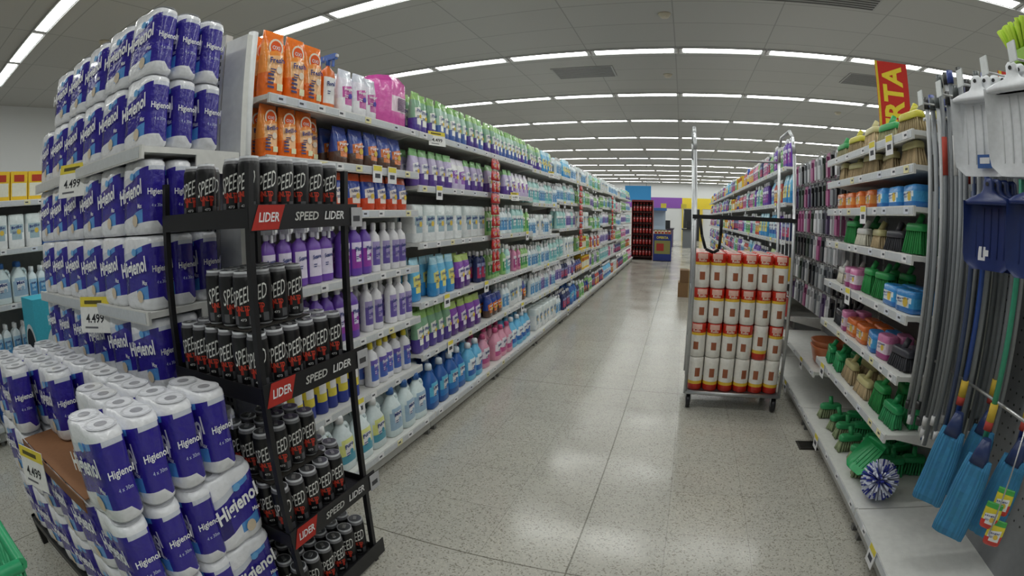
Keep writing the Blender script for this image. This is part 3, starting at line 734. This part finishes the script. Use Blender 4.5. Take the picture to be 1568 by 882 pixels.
# green shopping trolley at bottom-left
tr=empty('shopping_trolley'); g=G(); gc=C('2f9a68')
X0,X1,YA,YB_=-1.48,-.86,-.77,.075
def P(u,v,t):
    s=.84+.16*t; xm=(X0+X1)/2; return (xm+(X0+(X1-X0)*u-xm)*s,YA+(YB_-YA)*(v*s+(1-s)*.5 if v<.5 else 1-(1-v)*1-(1-s)*.5*1),.45+.50*t)
for t in(0,.25,.5,.75,1):
    r_=.013 if t in(0,1) else .005
    g.tube([P(0,0,t),P(1,0,t),P(1,1,t),P(0,1,t),P(0,0,t)],r_,gc,PL,8)
for q in np.linspace(0,1,13): 
    for a,b in(((q,0,0),(q,0,1)),((q,1,0),(q,1,1))): g.cyl(P(*a),P(*b),.0045,gc,PL,6)
for q in (0,1):
    for vv in np.linspace(0,1,15):
        a=P(q,0,0);b=P(q,1,0);c_=P(q,0,1);d_=P(q,1,1)
        g.cyl(tuple(a[i]+(b[i]-a[i])*vv for i in range(3)),tuple(c_[i]+(d_[i]-c_[i])*vv for i in range(3)),.0045,gc,PL,6)
for q in np.linspace(0,1,11): g.cyl(P(q,0,0),P(q,1,0),.0045,gc,PL,6)
g.obj('basket',tr)
g=G()
for x in(X0+.06,X1-.06):
    g.tube([(x,YA-.08,1.05),(x,YA+.08,.44),(x,YA+.05,.14),(x,YB_-.04,.14),(x,YB_-.12,.44)],.012,C('9a9c9e'),ME,8)
    for y in(YA+.05,YB_-.06): g.cyl((x-.012,y,.06),(x+.012,y,.06),.058,C('3a3a3a'),PL,16); g.box(x-.02,x+.02,y-.015,y+.015,.1,.14,C('9a9c9e'),ME)
g.cyl((X0+.02,YA-.08,1.05),(X1-.02,YA-.08,1.05),.016,gc,PL,12)
g.obj('chassis',tr)

# ================================================================== FAR END OBJECTS
g=G()
for z in(.12,.5,.88,1.26,1.64): g.box(-1.62,-.92,17.2,17.65,z-.02,z,C('4a2222'),PC)
g.box(-1.64,-1.62,17.2,17.65,0,2.0,C('7a2424'),PC); g.box(-.92,-.90,17.2,17.65,0,2.0,C('7a2424'),PC); g.box(-1.64,-.90,17.63,17.67,0,2.0,C('5a1c1c'),PC); g.box(-1.64,-.90,17.19,17.66,2.0,2.06,C('7a2424'),PC)
g.obj('beverage_shelf')
g=G()
for z in(.12,.5,.88,1.26,1.64):
    for k in range(6):
        for r in range(2): g.add(CO,MT(-1.55+k*.112,17.28+r*.12,z+.001))
g.obj('cola_bottles')
g=G(); g.box(-.86,-.24,16.9,17.3,.02,.92,C('28387e'),PA); g.box(-.82,-.28,16.897,16.9,.25,.7,C('8a8a50'),PA); g.box(-.75,-.5,16.894,16.897,.35,.6,C('a8342c'),PA); g.box(-.86,-.24,16.9,17.3,0,.02,BLACK,PA)
ctn=carton(.1,.08,.12,C('c8a838'),C('b03030'),WHITE)
for k in range(5): g.add(ctn,MT(-.78+k*.115,17.0,.921)) 
g.add(text('OFERTA',width=.4,col=C('e8d84a')),Matrix.Translation((-.55,16.893,.8))); g.obj('promotional_bin')
g=G(); g.box(-1.6,-.5,19.5,20.3,0,.95,C('d4d8dc'),PC); g.box(-1.6,-.5,19.49,20.3,.95,1.0,C('5a6068'),PL); g.box(-1.55,-.55,20.25,20.32,1.0,1.75,C('b8c8d8'),PL); g.box(-1.6,-.5,19.6,20.32,1.75,1.85,C('3c68a8'),PC); g.obj('display_freezer')
g=G(); g.box(-2.4,-1.25,22,22.04,2.15,2.85,C('3c90cc'),PA); g.cyl((-2.2,22.02,2.85),(-2.2,22.02,3.84),.01,GREY,ME); g.cyl((-1.45,22.02,2.85),(-1.45,22.02,3.84),.01,GREY,ME)
g.obj('hanging_department_sign')
for x,c in((.2,C('6a6e72')),(-.9,C('5a4a6a'))):
    g=G(); g.box(x,x+.6,25.5,27.5,0,.9,c,PC); g.box(x-.05,x+.65,25.4,27.6,.9,.95,C('2a2a2e'),PL); g.box(x+.2,x+.45,25.6,25.7,.95,1.35,C('1c1c20'),PL); g.cyl((x+.05,27.2,.95),(x+.05,27.2,2.1),.02,GREY,ME); g.box(x-.1,x+.2,27.15,27.2,2.0,2.25,C('c8b840'),PL); g.obj('checkout_counter')

# ================================================================== ROOM
def mk(name,base,rough):
    m=bpy.data.materials.new(name); m.use_nodes=True; b=m.node_tree.nodes['Principled BSDF']; b.inputs['Base Color'].default_value=(*base,1); b.inputs['Roughness'].default_value=rough; return m,m.node_tree,b
XL,XR,YN,YF,ZC=-10,9,-5,34,3.85
def slab(name,x0,x1,y0,y1,z0,z1,mat):
    me=bpy.data.meshes.new(name); v=[(x0,y0,z0),(x1,y0,z0),(x1,y1,z0),(x0,y1,z0),(x0,y0,z1),(x1,y0,z1),(x1,y1,z1),(x0,y1,z1)]
    me.from_pydata(v,[],[(0,3,2,1),(4,5,6,7),(0,1,5,4),(1,2,6,5),(2,3,7,6),(3,0,4,7)]); me.materials.append(mat)
    o=bpy.data.objects.new(name,me); bpy.context.scene.collection.objects.link(o); return o
# floor
m,nt,b=mk('polished_terrazzo_tile',C('b4b2aa'),.2)
N=nt.nodes.new; Lk=nt.links.new
tc=N('ShaderNodeTexCoord'); mp=N('ShaderNodeMapping'); Lk(tc.outputs['Object'],mp.inputs['Vector']); mp.inputs['Location'].default_value=(.33,-4.03,0)
br=N('ShaderNodeTexBrick'); br.offset=0; br.inputs['Scale'].default_value=1; br.inputs['Brick Width'].default_value=.4; br.inputs['Row Height'].default_value=.4; br.inputs['Mortar Size'].default_value=.0014; br.inputs['Mortar Smooth'].default_value=.3
br.inputs['Color1'].default_value=(*C('c0bdb2'),1); br.inputs['Color2'].default_value=(*C('bbb8ae'),1); br.inputs['Mortar'].default_value=(*C('96938a'),1)
Lk(mp.outputs[0],br.inputs['Vector'])
b2=N('ShaderNodeTexBrick'); b2.offset=0; b2.inputs['Scale'].default_value=1; b2.inputs['Brick Width'].default_value=2.4; b2.inputs['Row Height'].default_value=2.4; b2.inputs['Mortar Size'].default_value=.004
b2.inputs['Color1'].default_value=(1,1,1,1); b2.inputs['Color2'].default_value=(1,1,1,1); b2.inputs['Mortar'].default_value=(.5,.49,.46,1); Lk(mp.outputs[0],b2.inputs['Vector'])
vo=N('ShaderNodeTexVoronoi'); vo.inputs['Scale'].default_value=150; Lk(tc.outputs['Object'],vo.inputs['Vector'])
sp=N('ShaderNodeSeparateColor'); Lk(vo.outputs['Color'],sp.inputs[0])
rp=N('ShaderNodeValToRGB'); Lk(sp.outputs[0],rp.inputs['Fac']); rp.color_ramp.interpolation='CONSTANT'
E=rp.color_ramp.elements; E[0].position=0; E[0].color=(.58,.57,.54,1); E[1].position=.13; E[1].color=(.93,.93,.93,1); e3=E.new(.5); e3.color=(1.0,1.0,1.0,1); e4=E.new(.88); e4.color=(1.12,1.12,1.11,1)
n2=N('ShaderNodeTexNoise'); n2.inputs['Scale'].default_value=1.6; n2.inputs['Detail'].default_value=5; Lk(tc.outputs['Object'],n2.inputs['Vector'])
r2=N('ShaderNodeMapRange'); r2.inputs['From Min'].default_value=.3; r2.inputs['From Max'].default_value=.7; r2.inputs['To Min'].default_value=.12; r2.inputs['To Max'].default_value=.25; Lk(n2.outputs['Fac'],r2.inputs['Value']); Lk(r2.outputs[0],b.inputs['Roughness'])
n4=N('ShaderNodeTexNoise'); n4.inputs['Scale'].default_value=2.2; n4.inputs['Detail'].default_value=6; Lk(tc.outputs['Object'],n4.inputs['Vector'])
r4=N('ShaderNodeMapRange'); r4.inputs['From Min'].default_value=.3; r4.inputs['From Max'].default_value=.7; r4.inputs['To Min'].default_value=.93; r4.inputs['To Max'].default_value=1.04; Lk(n4.outputs['Fac'],r4.inputs['Value'])
b.inputs['Specular IOR Level'].default_value=.75
nb=N('ShaderNodeTexNoise'); nb.inputs['Scale'].default_value=6; Lk(tc.outputs['Object'],nb.inputs['Vector']); bp=N('ShaderNodeBump'); bp.inputs['Strength'].default_value=.05; bp.inputs['Distance'].default_value=.02; Lk(nb.outputs['Fac'],bp.inputs['Height']); Lk(bp.outputs['Normal'],b.inputs['Normal'])
mm=N('ShaderNodeMix'); mm.data_type='RGBA'; mm.blend_type='MULTIPLY'; mm.inputs[0].default_value=1; Lk(br.outputs['Color'],mm.inputs[6]); Lk(b2.outputs['Color'],mm.inputs[7])
m3=N('ShaderNodeMix'); m3.data_type='RGBA'; m3.blend_type='MULTIPLY'; m3.inputs[0].default_value=1; Lk(mm.outputs[2],m3.inputs[6]); Lk(rp.outputs['Color'],m3.inputs[7])
vs=N('ShaderNodeVectorMath'); vs.operation='SCALE'; Lk(m3.outputs[2],vs.inputs[0]); Lk(r4.outputs[0],vs.inputs['Scale']); Lk(vs.outputs[0],b.inputs['Base Color'])
slab('floor',XL,XR,YN,YF,-.1,0,m)
# ceiling
m,nt,b=mk('ceiling_tile',C('8a8a88'),.9); N=nt.nodes.new; Lk=nt.links.new
tc=N('ShaderNodeTexCoord'); br=N('ShaderNodeTexBrick'); br.offset=0; br.inputs['Scale'].default_value=1; br.inputs['Brick Width'].default_value=1.25; br.inputs['Row Height'].default_value=.655; br.inputs['Mortar Size'].default_value=.008
br.inputs['Color1'].default_value=(*C('aeaeac'),1); br.inputs['Color2'].default_value=(*C('aaaaa8'),1); br.inputs['Mortar'].default_value=(*C('929290'),1)
Lk(tc.outputs['Object'],br.inputs['Vector']); Lk(br.outputs['Color'],b.inputs['Base Color'])
slab('ceiling',XL,XR,YN,YF,ZC,ZC+.1,m)
m,nt,b=mk('painted_wall',C('c4c6c8'),.8); N=nt.nodes.new
nz=N('ShaderNodeTexNoise'); nz.inputs['Scale'].default_value=3; rp=N('ShaderNodeValToRGB'); rp.color_ramp.elements[0].color=(*C('ccced0'),1); rp.color_ramp.elements[1].color=(*C('dadcdd'),1)
nt.links.new(nz.outputs['Fac'],rp.inputs['Fac']); nt.links.new(rp.outputs['Color'],b.inputs['Base Color'])
slab('wall_left',XL-.1,XL,YN,YF,0,ZC,m); slab('wall_right',XR,XR+.1,YN,YF,0,ZC,m); slab('wall_far',XL,XR,YF,YF+.1,0,ZC,m); slab('wall_near',XL,XR,YN-.1,YN,0,ZC,m)
g=G(); g.box(-8,.2,YF-.03,YF-.001,2.15,2.85,C('8450a8'),PA); g.box(.2,8,YF-.03,YF-.001,2.15,2.85,C('e0c83c'),PA); g.obj('trim_1')
g=G(); g.box(.3,1.4,YF-.05,YF-.005,0.001,2.1,C('2a2c30'),PA); g.box(.2,.3,YF-.08,YF-.005,0.001,2.15,C('d8c04a'),PA); g.box(1.4,1.6,YF-.08,YF-.005,0.001,2.15,C('d8c04a'),PA); g.box(.86,.90,YF-.06,YF-.05,0.001,2.1,C('8a8a8a'),ME); g.obj('door_1')
# lights
em=bpy.data.materials.new('fluorescent_tube'); em.use_nodes=True; nt=em.node_tree; nt.nodes.clear(); e=nt.nodes.new('ShaderNodeEmission'); e.inputs['Color'].default_value=(.975,1,.965,1); e.inputs['Strength'].default_value=17.5; o_=nt.nodes.new('ShaderNodeOutputMaterial'); nt.links.new(e.outputs[0],o_.inputs[0])
for k in range(-2,12):
    y=4.27+2.62*k
    if y<YN+.3 or y>YF-.3: continue
    v=[];f=[]; gh=G(); x=-8.7
    while x<8:
        i=len(v); a,b_=x+.055,x+1.175; v+=[(a,y-.075,ZC-.022),(a,y+.075,ZC-.022),(b_,y+.075,ZC-.022),(b_,y-.075,ZC-.022)]; f.append((i,i+1,i+2,i+3))
        gh.box(x,x+1.23,y-.10,y+.10,ZC-.018,ZC,C('b8b8b8'),PC); gh.box(x,x+1.23,y-.105,y-.095,ZC-.03,ZC,C('b8b8b8'),PC); gh.box(x,x+1.23,y+.095,y+.105,ZC-.03,ZC,C('b8b8b8'),PC)
        x+=1.25
    pr=empty('fluorescent_light_row'); gh.obj('housing',pr)
    me=bpy.data.meshes.new('tubes'); me.from_pydata(v,[],f); me.materials.append(em); o=bpy.data.objects.new('tubes',me); bpy.context.scene.collection.objects.link(o); o.parent=pr
def vent(x0,x1,y0,y1,c='4a4a4c'):
    g=G(); g.box(x0,x1,y0,y1,ZC-.012,ZC,C('9a9a9a'),PC); y=y0+.03
    while y<y1-.03: g.box(x0+.03,x1-.03,y,y+.03,ZC-.016,ZC-.012,C(c),PC); y+=.06
    g.obj('ceiling_vent')
vent(.75,2.3,4.78,5.15,'2a2a2c'); vent(-2.0,-1.0,7.6,8.2,'6a6a6c'); vent(2.8,3.8,7.6,8.2,'5a5a5c')
for x,y in((-.15,8.2),(-.1,5.6),(-6.2,2.6),(3.5,10.5)):
    g=G(); g.body([(-.05,.03,.03,2),(-.045,.05,.05,2),(-.015,.07,.07,2),(0,.08,.08,2)],C('c0b8a4'),n=18); g2=G(); g2.add(g,MT(x,y,ZC)); g2.obj('smoke_detector')
g=G(); g.box(.93,1.08,3.06,3.20,0,.004,C('5a5854'),ME)
for k in range(5): g.box(.945,1.065,3.075+k*.025,3.085+k*.025,.004,.0055,C('2a2a28'),ME)
g.obj('floor_drain_cover')

# ================================================================== CAMERA (wide action-camera lens)
cd=bpy.data.cameras.new('camera'); cam=bpy.data.objects.new('camera',cd); bpy.context.scene.collection.objects.link(cam)
cam.location=(0,0,CH); psi=math.radians(19.2); phi=math.radians(8.3)
cam.rotation_euler=(math.pi/2-phi,0,psi)
cd.sensor_width=36; cd.sensor_fit='HORIZONTAL'; cd.sensor_height=20.25; cd.lens=17.5; cd.clip_start=.02; cd.clip_end=200
cd.type='PANO'
cfg=cd.cycles if hasattr(cd,'cycles') and hasattr(cd.cycles,'panorama_type') else cd
cfg.panorama_type='FISHEYE_LENS_POLYNOMIAL'
cfg.fisheye_fov=math.pi
cfg.fisheye_polynomial_k0=0; cfg.fisheye_polynomial_k1=-(1680/36)/815
cfg.fisheye_polynomial_k2=0; cfg.fisheye_polynomial_k3=0; cfg.fisheye_polynomial_k4=0
bpy.context.scene.camera=cam
w=bpy.data.worlds.new('world'); bpy.context.scene.world=w; w.use_nodes=True; w.node_tree.nodes['Background'].inputs[0].default_value=(.6,.65,.7,1); w.node_tree.nodes['Background'].inputs[1].default_value=.1
bpy.context.scene.view_settings.view_transform='Standard'
